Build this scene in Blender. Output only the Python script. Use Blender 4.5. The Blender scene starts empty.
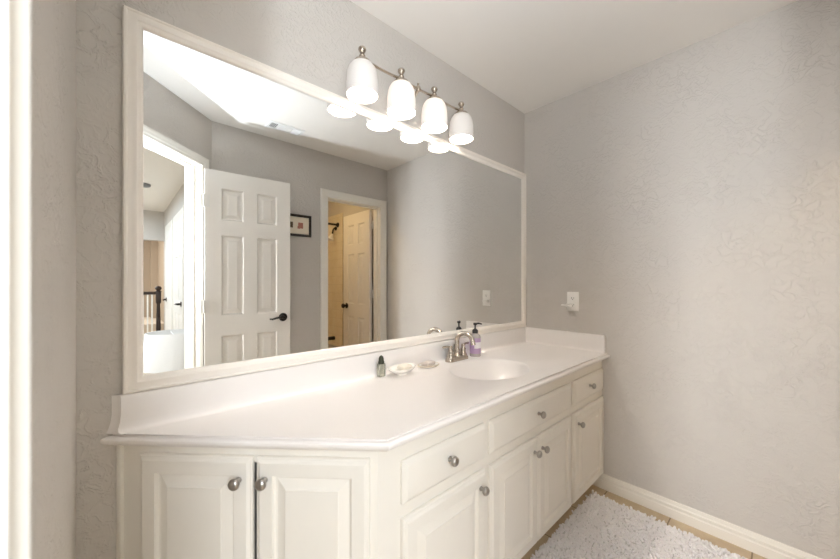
import bpy, bmesh, math, random
from mathutils import Vector, Matrix
random.seed(7)
C = bpy.context.scene.collection
SC = bpy.context.scene
PI = math.pi

# ------------------------------------------------------------------ camera
cam_data = bpy.data.cameras.new('camera')
cam = bpy.data.objects.new('camera', cam_data)
C.objects.link(cam)
SC.camera = cam
YAW = math.radians(47.6)                       # view direction, measured from +x
cam.location = (-2.1605, -1.2581, 1.2283)
cam.rotation_euler = (PI / 2, 0, YAW - PI / 2)
cam_data.sensor_width = 36.0
cam_data.lens = 333.52 / 840 * 36.0
cam_data.shift_y = 3.68 / 840
cam_data.clip_start = 0.005
cam_data.clip_end = 60
cam_data.dof.use_dof = True
cam_data.dof.focus_distance = 1.7
cam_data.dof.aperture_fstop = 5.6

# ------------------------------------------------------------------ world, exposure, lights
world = bpy.data.worlds.new('world')
SC.world = world
world.use_nodes = True
world.node_tree.nodes['Background'].inputs[0].default_value = (0.75, 0.85, 1.0, 1)
world.node_tree.nodes['Background'].inputs[1].default_value = 0.3
SC.view_settings.view_transform = 'Standard'
SC.view_settings.look = 'None'
SC.view_settings.gamma = 1.0
SC.view_settings.use_curve_mapping = False
SC.view_settings.exposure = 0.36
SC.cycles.max_bounces = 14
SC.cycles.diffuse_bounces = 8
SC.cycles.glossy_bounces = 6
SC.cycles.transmission_bounces = 8
SC.cycles.caustics_reflective = False
SC.cycles.caustics_refractive = False
SC.cycles.sample_clamp_indirect = 25.0


def area(name, loc, target, sx, sy, power, col, spread=PI):
    d = bpy.data.lights.new(name, 'AREA')
    d.shape = 'RECTANGLE'
    d.size, d.size_y = sx, sy
    d.energy = power
    d.color = col
    d.spread = spread
    o = bpy.data.objects.new(name, d)
    C.objects.link(o)
    o.location = loc
    o.rotation_euler = (Vector(target) - Vector(loc)).to_track_quat('-Z', 'Y').to_euler()
    return o


area('hall_daylight', (-2.62, -4.2, 2.38), (-2.62, -4.2, 0), 0.6, 2.6, 52, (0.72, 0.87, 1.0))
area('doorway_fill', (-2.42, -2.40, 1.45), (-1.75, -0.45, 0.6), 0.40, 1.5, 9, (0.93, 0.96, 1.0), math.radians(120))  # added fill in the hall, out of view, for the clipped-corner cabinet doors
area('photographer_flash', (-2.40, -1.62, 1.00), (-1.72, -1.06, 2.44), 0.06, 0.06, 12, (0.86, 0.93, 1.0), math.radians(112))
area('ceiling_bounce_fill', (-2.03, -1.12, 1.42), (-1.90, -0.99, 2.44), 0.08, 0.08, 2.2, (0.82, 0.91, 1.0), math.radians(100))  # added fill aimed at the ceiling to brighten the whole room by bounce
area('east_wall_fill', (-3.85, -1.50, 1.30), (0.0, -0.95, 0.9), 0.35, 1.2, 9, (0.94, 0.97, 1.0), math.radians(65))  # added fill, not the table lamp; lights the east wall through the doorway


area('stairwell_fill', (-2.9, -7.4, 2.36), (-2.6, -7.6, 0), 0.9, 1.2, 60, (0.95, 0.97, 1.0))  # added unseen fill that brightens the far end of the hall


# ------------------------------------------------------------------ materials
def new_mat(name):
    m = bpy.data.materials.new(name)
    m.use_nodes = True
    nt = m.node_tree
    return m, nt, nt.nodes['Principled BSDF']


def srgb(r, g, b):
    f = lambda c: (c / 255 / 12.92) if c <= 10 else ((c / 255 + 0.055) / 1.055) ** 2.4
    return (f(r), f(g), f(b), 1)


def node(nt, t, **kw):
    n = nt.nodes.new(t)
    for k, v in kw.items():
        if k in n.inputs:
            n.inputs[k].default_value = v
        else:
            setattr(n, k, v)
    return n


def plain(name, col, rough=0.5, metal=0.0, var=0.03, scale=14.0, bump=0.0, bscale=200.0, coat=0.0, spec=0.5):
    """Principled paint / metal / ceramic with a little procedural tone variation and optional grain."""
    m, nt, b = new_mat(name)
    tc = node(nt, 'ShaderNodeTexCoord')
    nz = node(nt, 'ShaderNodeTexNoise', Scale=scale, Detail=3.0)
    nt.links.new(tc.outputs['Object'], nz.inputs['Vector'])
    mx = node(nt, 'ShaderNodeMix', data_type='RGBA')
    mx.inputs[6].default_value = tuple(c * (1 - var) for c in col[:3]) + (1,)
    mx.inputs[7].default_value = tuple(min(1, c * (1 + var)) for c in col[:3]) + (1,)
    nt.links.new(nz.outputs['Fac'], mx.inputs[0])
    nt.links.new(mx.outputs[2], b.inputs['Base Color'])
    b.inputs['Roughness'].default_value = rough
    b.inputs['Metallic'].default_value = metal
    b.inputs['Specular IOR Level'].default_value = spec
    if coat:
        b.inputs['Coat Weight'].default_value = coat
        b.inputs['Coat Roughness'].default_value = 0.08
    if bump:
        n2 = node(nt, 'ShaderNodeTexNoise', Scale=bscale, Detail=2.0)
        nt.links.new(tc.outputs['Object'], n2.inputs['Vector'])
        bp = node(nt, 'ShaderNodeBump', Strength=bump, Distance=0.002)
        nt.links.new(n2.outputs['Fac'], bp.inputs['Height'])
        nt.links.new(bp.outputs['Normal'], b.inputs['Normal'])
    return m


def textured_wall(name, col, amount=1.0, scale=25.0):
    """Trowelled drywall: short raised ridges, denser in patches."""
    m, nt, b = new_mat(name)
    geo = node(nt, 'ShaderNodeNewGeometry')
    n1 = node(nt, 'ShaderNodeTexNoise', Scale=scale, Detail=3.0, Roughness=0.55, Distortion=0.7)
    nt.links.new(geo.outputs['Position'], n1.inputs['Vector'])
    rp = node(nt, 'ShaderNodeValToRGB')
    e = rp.color_ramp.elements
    e[0].position, e[0].color = 0.44, (0, 0, 0, 1)
    e[1].position, e[1].color = 0.57, (0.25, 0.25, 0.25, 1)
    k = rp.color_ramp.elements.new(0.50)
    k.color = (1, 1, 1, 1)
    nt.links.new(n1.outputs['Fac'], rp.inputs['Fac'])
    n2 = node(nt, 'ShaderNodeTexNoise', Scale=5.0, Detail=3.0)
    nt.links.new(geo.outputs['Position'], n2.inputs['Vector'])
    mr = node(nt, 'ShaderNodeMapRange')
    mr.inputs[1].default_value, mr.inputs[2].default_value = 0.40, 0.66
    mr.inputs[3].default_value, mr.inputs[4].default_value = 0.28, 1.0
    nt.links.new(n2.outputs['Fac'], mr.inputs[0])
    mu = node(nt, 'ShaderNodeMath', operation='MULTIPLY')
    nt.links.new(rp.outputs['Color'], mu.inputs[0])
    nt.links.new(mr.outputs[0], mu.inputs[1])
    n3 = node(nt, 'ShaderNodeTexNoise', Scale=90.0, Detail=2.0)
    nt.links.new(geo.outputs['Position'], n3.inputs['Vector'])
    ad = node(nt, 'ShaderNodeMath', operation='MULTIPLY_ADD')
    ad.inputs[1].default_value = 0.25
    nt.links.new(n3.outputs['Fac'], ad.inputs[0])
    nt.links.new(mu.outputs[0], ad.inputs[2])
    bp = node(nt, 'ShaderNodeBump', Strength=0.66 * amount, Distance=0.0038)
    nt.links.new(ad.outputs[0], bp.inputs['Height'])
    nt.links.new(bp.outputs['Normal'], b.inputs['Normal'])
    n4 = node(nt, 'ShaderNodeTexNoise', Scale=1.3, Detail=3.0)
    nt.links.new(geo.outputs['Position'], n4.inputs['Vector'])
    mx = node(nt, 'ShaderNodeMix', data_type='RGBA')
    mx.inputs[6].default_value = tuple(c * 0.97 for c in col[:3]) + (1,)
    mx.inputs[7].default_value = tuple(c * 1.03 for c in col[:3]) + (1,)
    nt.links.new(n4.outputs['Fac'], mx.inputs[0])
    nt.links.new(mx.outputs[2], b.inputs['Base Color'])
    b.inputs['Roughness'].default_value = 0.62
    b.inputs['Specular IOR Level'].default_value = 0.35
    return m


def tiled(name, c1, c2, grout, w, h, offset=0.0, org=(0, 0, 0), axes='xy', mortar=0.004, rough=0.35):
    m, nt, b = new_mat(name)
    geo = node(nt, 'ShaderNodeNewGeometry')
    mp = node(nt, 'ShaderNodeMapping')
    mp.inputs['Location'].default_value = org
    nt.links.new(geo.outputs['Position'], mp.inputs['Vector'])
    vec = mp.outputs[0]
    if axes == 'yz' or axes == 'yx' or axes == 'xz':
        sp = node(nt, 'ShaderNodeSeparateXYZ')
        cb = node(nt, 'ShaderNodeCombineXYZ')
        nt.links.new(vec, sp.inputs[0])
        nt.links.new(sp.outputs['XYZ'.index(axes[0].upper())], cb.inputs[0])
        nt.links.new(sp.outputs['XYZ'.index(axes[1].upper())], cb.inputs[1])
        vec = cb.outputs[0]
    br = node(nt, 'ShaderNodeTexBrick', offset=offset, squash=1.0)
    br.inputs['Color1'].default_value = c1
    br.inputs['Color2'].default_value = c2
    br.inputs['Mortar'].default_value = grout
    br.inputs['Scale'].default_value = 1.0
    br.inputs['Mortar Size'].default_value = mortar
    br.inputs['Brick Width'].default_value = w
    br.inputs['Row Height'].default_value = h
    nt.links.new(vec, br.inputs['Vector'])
    nz = node(nt, 'ShaderNodeTexNoise', Scale=9.0, Detail=6.0, Roughness=0.65)
    nt.links.new(geo.outputs['Position'], nz.inputs['Vector'])
    mx = node(nt, 'ShaderNodeMix', data_type='RGBA', blend_type='OVERLAY')
    mx.inputs[0].default_value = 0.35
    nt.links.new(br.outputs['Color'], mx.inputs[6])
    nt.links.new(nz.outputs['Fac'], mx.inputs[7])
    nt.links.new(mx.outputs[2], b.inputs['Base Color'])
    bp = node(nt, 'ShaderNodeBump', Strength=0.5, Distance=0.002, invert=True)
    nt.links.new(br.outputs['Fac'], bp.inputs['Height'])
    nt.links.new(bp.outputs['Normal'], b.inputs['Normal'])
    b.inputs['Roughness'].default_value = rough
    return m


def emit_mat(name, col, strength):
    m, nt, b = new_mat(name)
    b.inputs['Base Color'].default_value = (0.9, 0.9, 0.9, 1)
    b.inputs['Emission Color'].default_value = col
    b.inputs['Emission Strength'].default_value = strength
    return m


M = {}
WALLC = srgb(206, 201, 195)
M['wall'] = textured_wall('wall_paint', WALLC)
M['ceiling'] = plain('ceiling_paint', srgb(236, 232, 226), 0.7, var=0.008, bump=0.08, bscale=60)
M['trim'] = plain('trim_paint', srgb(238, 234, 226), 0.38, var=0.01)
M['door'] = plain('door_paint', srgb(236, 232, 226), 0.38, var=0.01)
M['cabinet'] = plain('cabinet_paint', srgb(240, 236, 228), 0.36, var=0.012, coat=0.1)
M['frame'] = plain('mirror_frame_paint', srgb(246, 240, 232), 0.34, var=0.006, coat=0.15)
M['counter'] = plain('cultured_marble', srgb(239, 235, 232), 0.3, var=0.012, scale=5, coat=0.15)
M['nickel'] = plain('brushed_nickel', (0.54, 0.475, 0.405, 1), 0.27, metal=1.0, var=0.06)
M['pewter'] = plain('satin_pewter', (0.46, 0.435, 0.41, 1), 0.28, metal=1.0, var=0.06)
M['bronze'] = plain('oil_rubbed_bronze', (0.03, 0.024, 0.02, 1), 0.35, metal=0.6, var=0.1)
M['hinge'] = plain('painted_hinge', srgb(232, 230, 226), 0.35)
M['dark_wood'] = plain('dark_stained_wood', srgb(46, 33, 27), 0.35, var=0.2)
M['white_plastic'] = plain('white_plastic', srgb(244, 242, 238), 0.3, var=0.01)
M['slot'] = plain('dark_slot', srgb(60, 58, 56), 0.6)
M['floor_tile'] = tiled('floor_tile', srgb(196, 176, 148), srgb(210, 191, 163), srgb(146, 126, 102),
                        0.304, 0.304, 0.0, (0.0, 0.245, 0), 'xy', 0.003, 0.4)
M['shower_tile'] = tiled('shower_tile', srgb(233, 222, 200), srgb(228, 216, 193), srgb(219, 207, 185),
                         0.11, 0.11, 0.0, (0, 0, 0), 'yz', 0.003, 0.3)
M['carpet'] = plain('hall_carpet', srgb(205, 190, 170), 0.95, var=0.08, scale=60, bump=0.6, bscale=300)
M['rug_base'] = plain('rug_backing', srgb(224, 222, 222), 0.95, var=0.05)
M['rug'] = plain('rug_chenille', srgb(247, 245, 247), 0.95, var=0.04, scale=30, bump=0.35, bscale=500)
M['porcelain'] = plain('white_porcelain', srgb(244, 240, 233), 0.15, var=0.01, coat=0.4)
M['soap'] = plain('cream_soap', srgb(240, 232, 218), 0.5, var=0.02)
M['soap_grey'] = plain('grey_soap', srgb(205, 194, 186), 0.5, var=0.05, scale=60)
M['label_purple'] = plain('purple_label', srgb(188, 158, 194), 0.45, var=0.06, scale=50)
M['label_white'] = plain('white_label', srgb(240, 236, 238), 0.45, var=0.01)
M['black_plastic'] = plain('black_plastic', srgb(34, 30, 30), 0.3, var=0.1)
M['green_cap'] = plain('dark_green_cap', srgb(56, 58, 38), 0.4, var=0.1)
M['black_frame'] = plain('black_picture_frame', srgb(36, 26, 16), 0.4, var=0.15)
M['mat_board'] = plain('mat_board', srgb(240, 229, 210), 0.8, var=0.02)
M['print_red'] = plain('print_red', srgb(188, 126, 108), 0.8, var=0.2, scale=120)
M['print_dark'] = plain('print_dark', srgb(110, 92, 66), 0.8, var=0.2, scale=120)
M['vent'] = plain('vent_white', srgb(238, 238, 236), 0.4, var=0.01)
M['lampshade'] = plain('linen_lampshade', srgb(232, 234, 235), 0.8, var=0.02, scale=90, bump=0.2, bscale=350)
M['cream_gold'] = plain('cream_gold_rim', srgb(214, 196, 168), 0.35, var=0.04)

# mirror
m, nt, b = new_mat('mirror_silver')
b.inputs['Base Color'].default_value = (0.965, 0.975, 0.972, 1)
b.inputs['Metallic'].default_value = 1.0
b.inputs['Roughness'].default_value = 0.0
M['mirror'] = m

# clear plastic
def clear(name, col, rough, trans):
    m, nt, b = new_mat(name)
    b.inputs['Base Color'].default_value = col
    b.inputs['Roughness'].default_value = rough
    b.inputs['Transmission Weight'].default_value = trans
    b.inputs['IOR'].default_value = 1.4
    return m
M['clear'] = clear('clear_lotion_bottle', srgb(240, 232, 226), 0.12, 0.45)
M['green_clear'] = clear('pale_green_bottle', srgb(236, 238, 220), 0.1, 0.8)

# frosted glass shade: scatters the bulb behind it and glows with it
def frosted(name, glow):
    m, nt, b = new_mat(name)
    nt.nodes.remove(b)
    out = nt.nodes['Material Output']
    d = node(nt, 'ShaderNodeBsdfDiffuse', Color=(0.86, 0.83, 0.81, 1))
    t = node(nt, 'ShaderNodeBsdfTranslucent', Color=(0.9, 0.87, 0.82, 1))
    g = node(nt, 'ShaderNodeBsdfGlossy', Roughness=0.15)
    m1 = node(nt, 'ShaderNodeMixShader'); m1.inputs[0].default_value = 0.02
    m2 = node(nt, 'ShaderNodeMixShader'); m2.inputs[0].default_value = 0.05
    nt.links.new(d.outputs[0], m1.inputs[1]); nt.links.new(t.outputs[0], m1.inputs[2])
    nt.links.new(m1.outputs[0], m2.inputs[1]); nt.links.new(g.outputs[0], m2.inputs[2])
    e = node(nt, 'ShaderNodeEmission', Color=(1.0, 0.93, 0.83, 1), Strength=glow)
    a = node(nt, 'ShaderNodeAddShader')
    nt.links.new(m2.outputs[0], a.inputs[0]); nt.links.new(e.outputs[0], a.inputs[1])
    nt.links.new(a.outputs[0], out.inputs['Surface'])
    return m
M['glass_lit'] = frosted('frosted_glass_lit', 0.25)
M['glass_dim'] = frosted('frosted_glass_dim', 0.05)
M['bulb_lit'] = emit_mat('bulb_lit', (1.0, 0.93, 0.84, 1), 260.0)
M['bulb_dim'] = emit_mat('bulb_dim', (1.0, 0.90, 0.78, 1), 40.0)
M['dome_lit'] = emit_mat('dome_lit', (1.0, 0.72, 0.37, 1), 27.0)


# ------------------------------------------------------------------ mesh helpers
class MB:
    """Collects shapes; build() links them as ONE mesh object."""
    def __init__(self):
        self.bm = bmesh.new()

    def poly(self, verts, faces, mat=None):
        vs = [self.bm.verts.new(mat @ Vector(v) if mat else Vector(v)) for v in verts]
        for f in faces:
            try:
                self.bm.faces.new([vs[i] for i in f])
            except ValueError:
                pass
        return vs

    def box(self, x0, x1, y0, y1, z0, z1, mat=None, bevel=0.0, seg=2):
        v = [(x, y, z) for x in (x0, x1) for y in (y0, y1) for z in (z0, z1)]
        f = [(0, 1, 3, 2), (4, 6, 7, 5), (0, 4, 5, 1), (2, 3, 7, 6), (0, 2, 6, 4), (1, 5, 7, 3)]
        vs = self.poly(v, f, mat)
        if bevel:
            es = list({e for q in vs for e in q.link_edges})
            bmesh.ops.bevel(self.bm, geom=es, offset=bevel, segments=seg, profile=0.5, affect='EDGES')

    def prism(self, pts, z0, z1, mat=None):
        n = len(pts)
        v = [(p[0], p[1], z0) for p in pts] + [(p[0], p[1], z1) for p in pts]
        f = [tuple(range(n))[::-1], tuple(range(n, 2 * n))]
        f += [(i, (i + 1) % n, n + (i + 1) % n, n + i) for i in range(n)]
        self.poly(v, f, mat)

    def lathe(self, prof, seg=32, mat=None, cap=True, sy=1.0):
        """prof = [(r, z)...]; axis z."""
        n = len(prof)
        v, f = [], []
        for i in range(seg):
            a = 2 * PI * i / seg
            for r, z in prof:
                v.append((r * math.cos(a), r * math.sin(a) * sy, z))
        for i in range(seg):
            j = (i + 1) % seg
            for k in range(n - 1):
                f.append((i * n + k, j * n + k, j * n + k + 1, i * n + k + 1))
        if cap:
            if prof[0][0] > 1e-6:
                f.append(tuple(i * n for i in range(seg))[::-1])
            if prof[-1][0] > 1e-6:
                f.append(tuple(i * n + n - 1 for i in range(seg)))
        self.poly(v, f, mat)

    def tube(self, pts, rad, seg=12, mat=None, cap=True):
        """Swept tube; rad a number or one per point."""
        P = [Vector(p) for p in pts]
        R = rad if isinstance(rad, (list, tuple)) else [rad] * len(P)
        v, f = [], []
        up = None
        for i, p in enumerate(P):
            t = (P[min(i + 1, len(P) - 1)] - P[max(i - 1, 0)]).normalized()
            if up is None:
                up = Vector((0, 0, 1)) if abs(t.z) < 0.9 else Vector((1, 0, 0))
            a = t.cross(up).normalized()
            up = a.cross(t).normalized()
            for k in range(seg):
                th = 2 * PI * k / seg
                v.append(p + (a * math.cos(th) + up * math.sin(th)) * R[i])
        for i in range(len(P) - 1):
            for k in range(seg):
                l = (k + 1) % seg
                f.append((i * seg + k, i * seg + l, (i + 1) * seg + l, (i + 1) * seg + k))
        if cap:
            f.append(tuple(range(seg))[::-1])
            f.append(tuple((len(P) - 1) * seg + k for k in range(seg)))
        self.poly(v, f, mat)

    def build(self, name, mat, parent=None, loc=None, smooth=None):
        bm = self.bm
        bmesh.ops.remove_doubles(bm, verts=bm.verts, dist=1e-5)
        bmesh.ops.recalc_face_normals(bm, faces=bm.faces)
        me = bpy.data.meshes.new(name)
        bm.to_mesh(me)
        bm.free()
        o = bpy.data.objects.new(name, me)
        C.objects.link(o)
        me.materials.append(mat)
        if smooth is not None:
            me.shade_smooth() if smooth >= 180 else me.set_sharp_from_angle(angle=math.radians(smooth))
            if smooth < 180:
                for p in me.polygons:
                    p.use_smooth = True
        if parent is not None:
            o.parent = parent
        if loc is not None:
            o.location = loc
        return o


def tag(o, label=None, cat=None, group=None, kind=None):
    if label: o['label'] = label
    if cat: o['category'] = cat
    if group: o['group'] = group
    if kind: o['kind'] = kind
    return o


def empty(name, loc=(0, 0, 0), rotz=0.0):
    o = bpy.data.objects.new(name, None)
    o.empty_display_size = 0.05
    C.objects.link(o)
    o.location = loc
    o.rotation_euler = (0, 0, rotz)
    return o


def copy_tree(o, parent=None):
    c = o.copy()
    C.objects.link(c)
    if parent is not None:
        c.parent = parent
    for ch in list(o.children):
        copy_tree(ch, c)
    return c


def frame_matrix(origin, u, n):
    """Local x = u (along the wall), local y = -n (into it; so the face looks towards -y), z up."""
    u, n = Vector(u).normalized(), Vector(n).normalized()
    y = -n
    return Matrix(((u.x, y.x, 0, origin[0]), (u.y, y.y, 0, origin[1]), (0, 0, 1, origin[2]), (0, 0, 0, 1)))


def relief(mb, w, h, t, xs=(), ys=(), cells=(), groove=(), edge=((0, 0),), mat=None, both=False):
    """A slab 0..w by 0..h whose front face lies at y=0 and looks to -y (back at y=t).
    xs, ys: inner cut lines; cells: (i, j) panels between cut lines; groove: (inset, depth) rings of a panel;
    edge: (inset, depth) rings of the slab's outer edge, the last one with depth 0."""
    e = edge[-1][0]
    X = [e] + list(xs) + [w - e]
    Y = [e] + list(ys) + [h - e]

    def face_set(side):
        dep = (lambda d: d) if side == 0 else (lambda d: t - d)
        def ring(x0, x1, y0, y1, d):
            return [(x0, dep(d), y0), (x1, dep(d), y0), (x1, dep(d), y1), (x0, dep(d), y1)]
        for i in range(len(X) - 1):
            for j in range(len(Y) - 1):
                x0, x1, y0, y1 = X[i], X[i + 1], Y[j], Y[j + 1]
                if (i, j) in cells:
                    rings = [ring(x0 + a, x1 - a, y0 + a, y1 - a, d) for a, d in groove]
                    vv = [p for r in rings for p in r]
                    ff = []
                    for k in range(len(rings) - 1):
                        for q in range(4):
                            r = (q + 1) % 4
                            ff.append((4 * k + q, 4 * k + r, 4 * k + 4 + r, 4 * k + 4 + q))
                    k = 4 * (len(rings) - 1)
                    ff.append((k, k + 1, k + 2, k + 3))
                    mb.poly(vv, ff, mat)
                else:
                    mb.poly(ring(x0, x1, y0, y1, 0), [(0, 1, 2, 3)], mat)
        # border strips follow the same cut lines so that the mesh stays watertight
        E = list(edge)
        for k in range(len(E) - 1):
            (a, da), (c, dc) = E[k], E[k + 1]
            mb.poly([(a, dep(da), a), (w - a, dep(da), a), (w - a, dep(da), h - a), (a, dep(da), h - a),
                     (c, dep(dc), c), (w - c, dep(dc), c), (w - c, dep(dc), h - c), (c, dep(dc), h - c)],
                    [(0, 1, 5, 4), (1, 2, 6, 5), (2, 3, 7, 6), (3, 0, 4, 7)], mat)
    face_set(0)
    d0 = edge[0][1]
    if both:
        face_set(1)
        b0, b1 = d0, t - d0
    else:
        mb.poly([(0, t, 0), (w, t, 0), (w, t, h), (0, t, h)], [(0, 1, 2, 3)], mat)
        b0, b1 = d0, t
    mb.poly([(0, b0, 0), (w, b0, 0), (w, b0, h), (0, b0, h), (0, b1, 0), (w, b1, 0), (w, b1, h), (0, b1, h)],
            [(0, 1, 5, 4), (1, 2, 6, 5), (2, 3, 7, 6), (3, 0, 4, 7)], mat)


def mitred(mb, loop, prof, mat=None, closed=True):
    """Sweeps prof (list of (inset, height)) round a loop of 2-D points in the local xz plane, mitred; height goes to -y.
    Inset is measured to the left of the walking direction."""
    P = [Vector(p) for p in loop]
    n = len(P)
    rings = []
    for i in range(n):
        a = P[i - 1] if (closed or i > 0) else None
        c = P[(i + 1) % n] if (closed or i < n - 1) else None
        def nrm(p, q):
            d = (q - p).normalized()
            return Vector((-d.y, d.x))
        if a is None:
            off = nrm(P[i], c)
        elif c is None:
            off = nrm(a, P[i])
        else:
            n1, n2 = nrm(a, P[i]), nrm(P[i], c)
            off = (n1 + n2) / (1 + n1.dot(n2))
        rings.append([(P[i].x + off.x * s, -hh, P[i].y + off.y * s) for s, hh in prof])
    k = len(prof)
    v = [p for r in rings for p in r]
    f = []
    for i in range(n if closed else n - 1):
        j = (i + 1) % n
        for q in range(k):
            r = (q + 1) % k
            f.append((i * k + q, j * k + q, j * k + r, i * k + r))
    if not closed:
        f.append(tuple(range(k)))
        f.append(tuple((n - 1) * k + q for q in range(k))[::-1])
    mb.poly(v, f, mat)


# ------------------------------------------------------------------ the room shell
H = 2.44
S2 = math.sqrt(0.5)


def structure(o, label=None):
    o['kind'] = 'structure'
    if label: o['label'] = label
    return o


mb = MB(); mb.box(-4.1, 0.14, -10.6, 0.14, -0.08, 0.0)
structure(mb.build('floor', M['floor_tile']), 'tan square floor tiles with thin brown joints')
mb = MB(); mb.box(-4.0, -1.55, -10.5, -1.70, 0.0, 0.012)
mb2 = None
structure(mb.build('floor_carpet', M['carpet']), 'beige hall carpet beyond the entry door')
mb = MB(); mb.box(-4.1, 0.14, -10.6, 0.14, H, H + 0.08)
structure(mb.build('ceiling', M['ceiling']), 'flat off-white ceiling')

mb = MB(); mb.box(-2.36, 0.14, 0.0, 0.12, 0, H)
structure(mb.build('wall_north', M['wall']), 'greige textured wall behind the mirror')
mb = MB(); mb.box(0.0, 0.12, -3.5, 0.0, 0, H)
structure(mb.build('wall_east', M['wall']), 'greige textured wall with the power outlet')
mb = MB(); mb.box(-2.357, -2.237, -1.039, 0.0, 0, H)
structure(mb.build('wall_west', M['wall']), 'short greige wall beside the counter end')
# south wall with the toilet-room opening  x -.691 .. -.096
BY = -1.645
mb = MB()
mb.box(-1.64, -0.703, BY - 0.12, BY, 0, H)
mb.box(-0.703, -0.084, BY - 0.12, BY, 2.04, H)
mb.box(-0.084, 0.0, BY - 0.12, BY, 0, H)
structure(mb.build('wall_south', M['wall']), 'greige wall opposite the mirror with the toilet room doorway')
# diagonal wall with the entry opening; s runs from the south corner to the west corner
ORG = (-1.631, -1.645, 0)
MD = frame_matrix(ORG, (-S2, S2, 0), (S2, S2, 0))      # local x = s, face towards local -y
LD = 0.857
S0, S1, TOPD = 0.115, 0.785, 2.065
mb = MB()
mb.box(0.0, S0 - 0.012, 0.0, 0.12, 0, H, MD)
mb.box(S1 + 0.012, LD, 0.0, 0.12, 0, H, MD)
mb.box(S0 - 0.012, S1 + 0.012, 0.0, 0.12, TOPD + 0.012, H, MD)
structure(mb.build('wall_southwest', M['wall']), 'diagonal greige wall with the entry doorway')

# hall shell
mb = MB(); mb.box(-1.55, -1.43, -5.9, -1.70, 0, H)
structure(mb.build('wall_hall_east', M['wall']), 'hall wall with two white doors')
mb = MB(); mb.box(-4.0, -1.43, -6.02, -5.9, 1.95, H)
structure(mb.build('wall_hall_header', M['wall']), 'cream header across the end of the hall')
mb = MB(); mb.box(-4.1, -4.0, -10.5, -0.9, 0, H)
structure(mb.build('wall_hall_west', M['wall']), 'far side wall of the hall')
mb = MB(); mb.box(-4.0, -2.3, -1.03, -0.93, 0, H)
structure(mb.build('wall_hall_north', M['wall']), 'hall end wall behind the doorway')
mb = MB(); mb.box(-4.0, -1.2, -9.1, -9.0, 0, H); mb.box(-1.55, -1.2, -9.0, -8.6, 0, H)
M['stair_wall'] = textured_wall('stairwell_paint', srgb(168, 152, 132))
structure(mb.build('wall_stairwell', M['stair_wall']), 'brownish stairwell wall beyond the railing')
mb = MB(); mb.box(-1.43, -1.31, -9.0, -5.9, 0, H)
structure(mb.build('wall_stairwell_east', M['stair_wall']), 'stairwell side wall')
mb = MB(); mb.box(-4.0, -1.43, -9.0, -7.2, 0.0, 0.42)
structure(mb.build('floor_landing', M['carpet']), 'raised beige carpeted landing behind the balusters')

# toilet room shell
mb = MB(); mb.box(-1.43, 0.0, -3.48, -3.36, 0, H)
structure(mb.build('wall_tub_back', M['wall']), 'wall behind the bathtub')
mb = MB(); mb.box(-0.012, 0.0, -3.36, -2.59, 0.4, 2.13); mb.box(-1.43, -0.012, -3.36, -3.348, 0.4, 2.13)
structure(mb.build('wall_shower_tile', M['shower_tile']), 'cream square shower tiles around the bathtub')


def baseboard(name, p0, p1, n, label):
    """Profiled skirting from p0 to p1, face towards n."""
    d = Vector((p1[0] - p0[0], p1[1] - p0[1], 0))
    prof = [(0, 0.0), (0.014, 0.0), (0.014, 0.044), (0.0105, 0.048), (0.0095, 0.053), (0.0125, 0.058), (0.0125, 0.066),
            (0.0075, 0.071), (0.0075, 0.080), (0.005, 0.087), (0.0, 0.088)]
    nn = Vector((n[0], n[1], 0))
    mb = MB()
    v, f = [], []
    for P in (Vector((p0[0], p0[1], 0)), Vector((p1[0], p1[1], 0))):
        for o_, z in prof:
            v.append(P + nn * o_ + Vector((0, 0, z)))
    k = len(prof)
    for q in range(k):
        r = (q + 1) % k
        f.append((q, r, k + r, k + q))
    f += [tuple(range(k)), tuple(range(k, 2 * k))[::-1]]
    mb.poly(v, f)
    return structure(mb.build(name, M['trim'], smooth=25), label)


baseboard('baseboard_east', (0, -0.455), (0, BY), (-1, 0), 'white ridged baseboard along the outlet wall')
baseboard('baseboard_south', (-1.631, BY), (-0.765, BY), (0, 1), 'white baseboard behind the open entry door')
baseboard('baseboard_west', (-2.237, -1.0), (-2.237, -0.03), (1, 0), 'white baseboard beside the counter end')

CASE = [(0.0, 0.0), (0.0, 0.009), (0.006, 0.012), (0.018, 0.012), (0.024, 0.016), (0.040, 0.017), (0.046, 0.020),
        (0.058, 0.020), (0.064, 0.016), (0.066, 0.0)]


def casing(name, mat4, u0, u1, top, label, rev=0.004, prof=CASE, depth=0.12, stop=0.010):
    """Door casing (legs and head, mitred) with its jamb lining, in wall-local coordinates."""
    mb = MB()
    a, c, t = u0 - rev, u1 + rev, top + rev
    loop = [(a, 0.0), (a, t), (c, t), (c, 0.0)]
    mitred(mb, loop, prof, mat4, closed=False)
    # jamb lining with its stop
    mb.box(u0 - 0.012, u0, 0.0, depth, 0, top + 0.012, mat4)
    mb.box(u1, u1 + 0.012, 0.0, depth, 0, top + 0.012, mat4)
    mb.box(u0, u1, 0.0, depth, top, top + 0.012, mat4)
    mb.box(u0, u0 + 0.010, 0.045, 0.080, 0, top, mat4)
    mb.box(u1 - stop, u1, 0.045, 0.080, 0, top, mat4)
    mb.box(u0 + 0.010, u1 - stop, 0.045, 0.080, top - 0.010, top, mat4)
    return structure(mb.build(name, M['trim'], smooth=25), label)


casing('trim_1', MD, S0, S1, TOPD, 'white casing and jamb of the diagonal entry doorway', prof=[(s * 0.95, h) for s, h in CASE])
MS = frame_matrix((0, BY, 0), (-1, 0, 0), (0, 1, 0))         # local x = -world x
casing('trim_2', MS, 0.096, 0.691, 2.028, 'cream casing and jamb of the toilet room doorway', prof=[(s * 1.1, h) for s, h in CASE])


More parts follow.
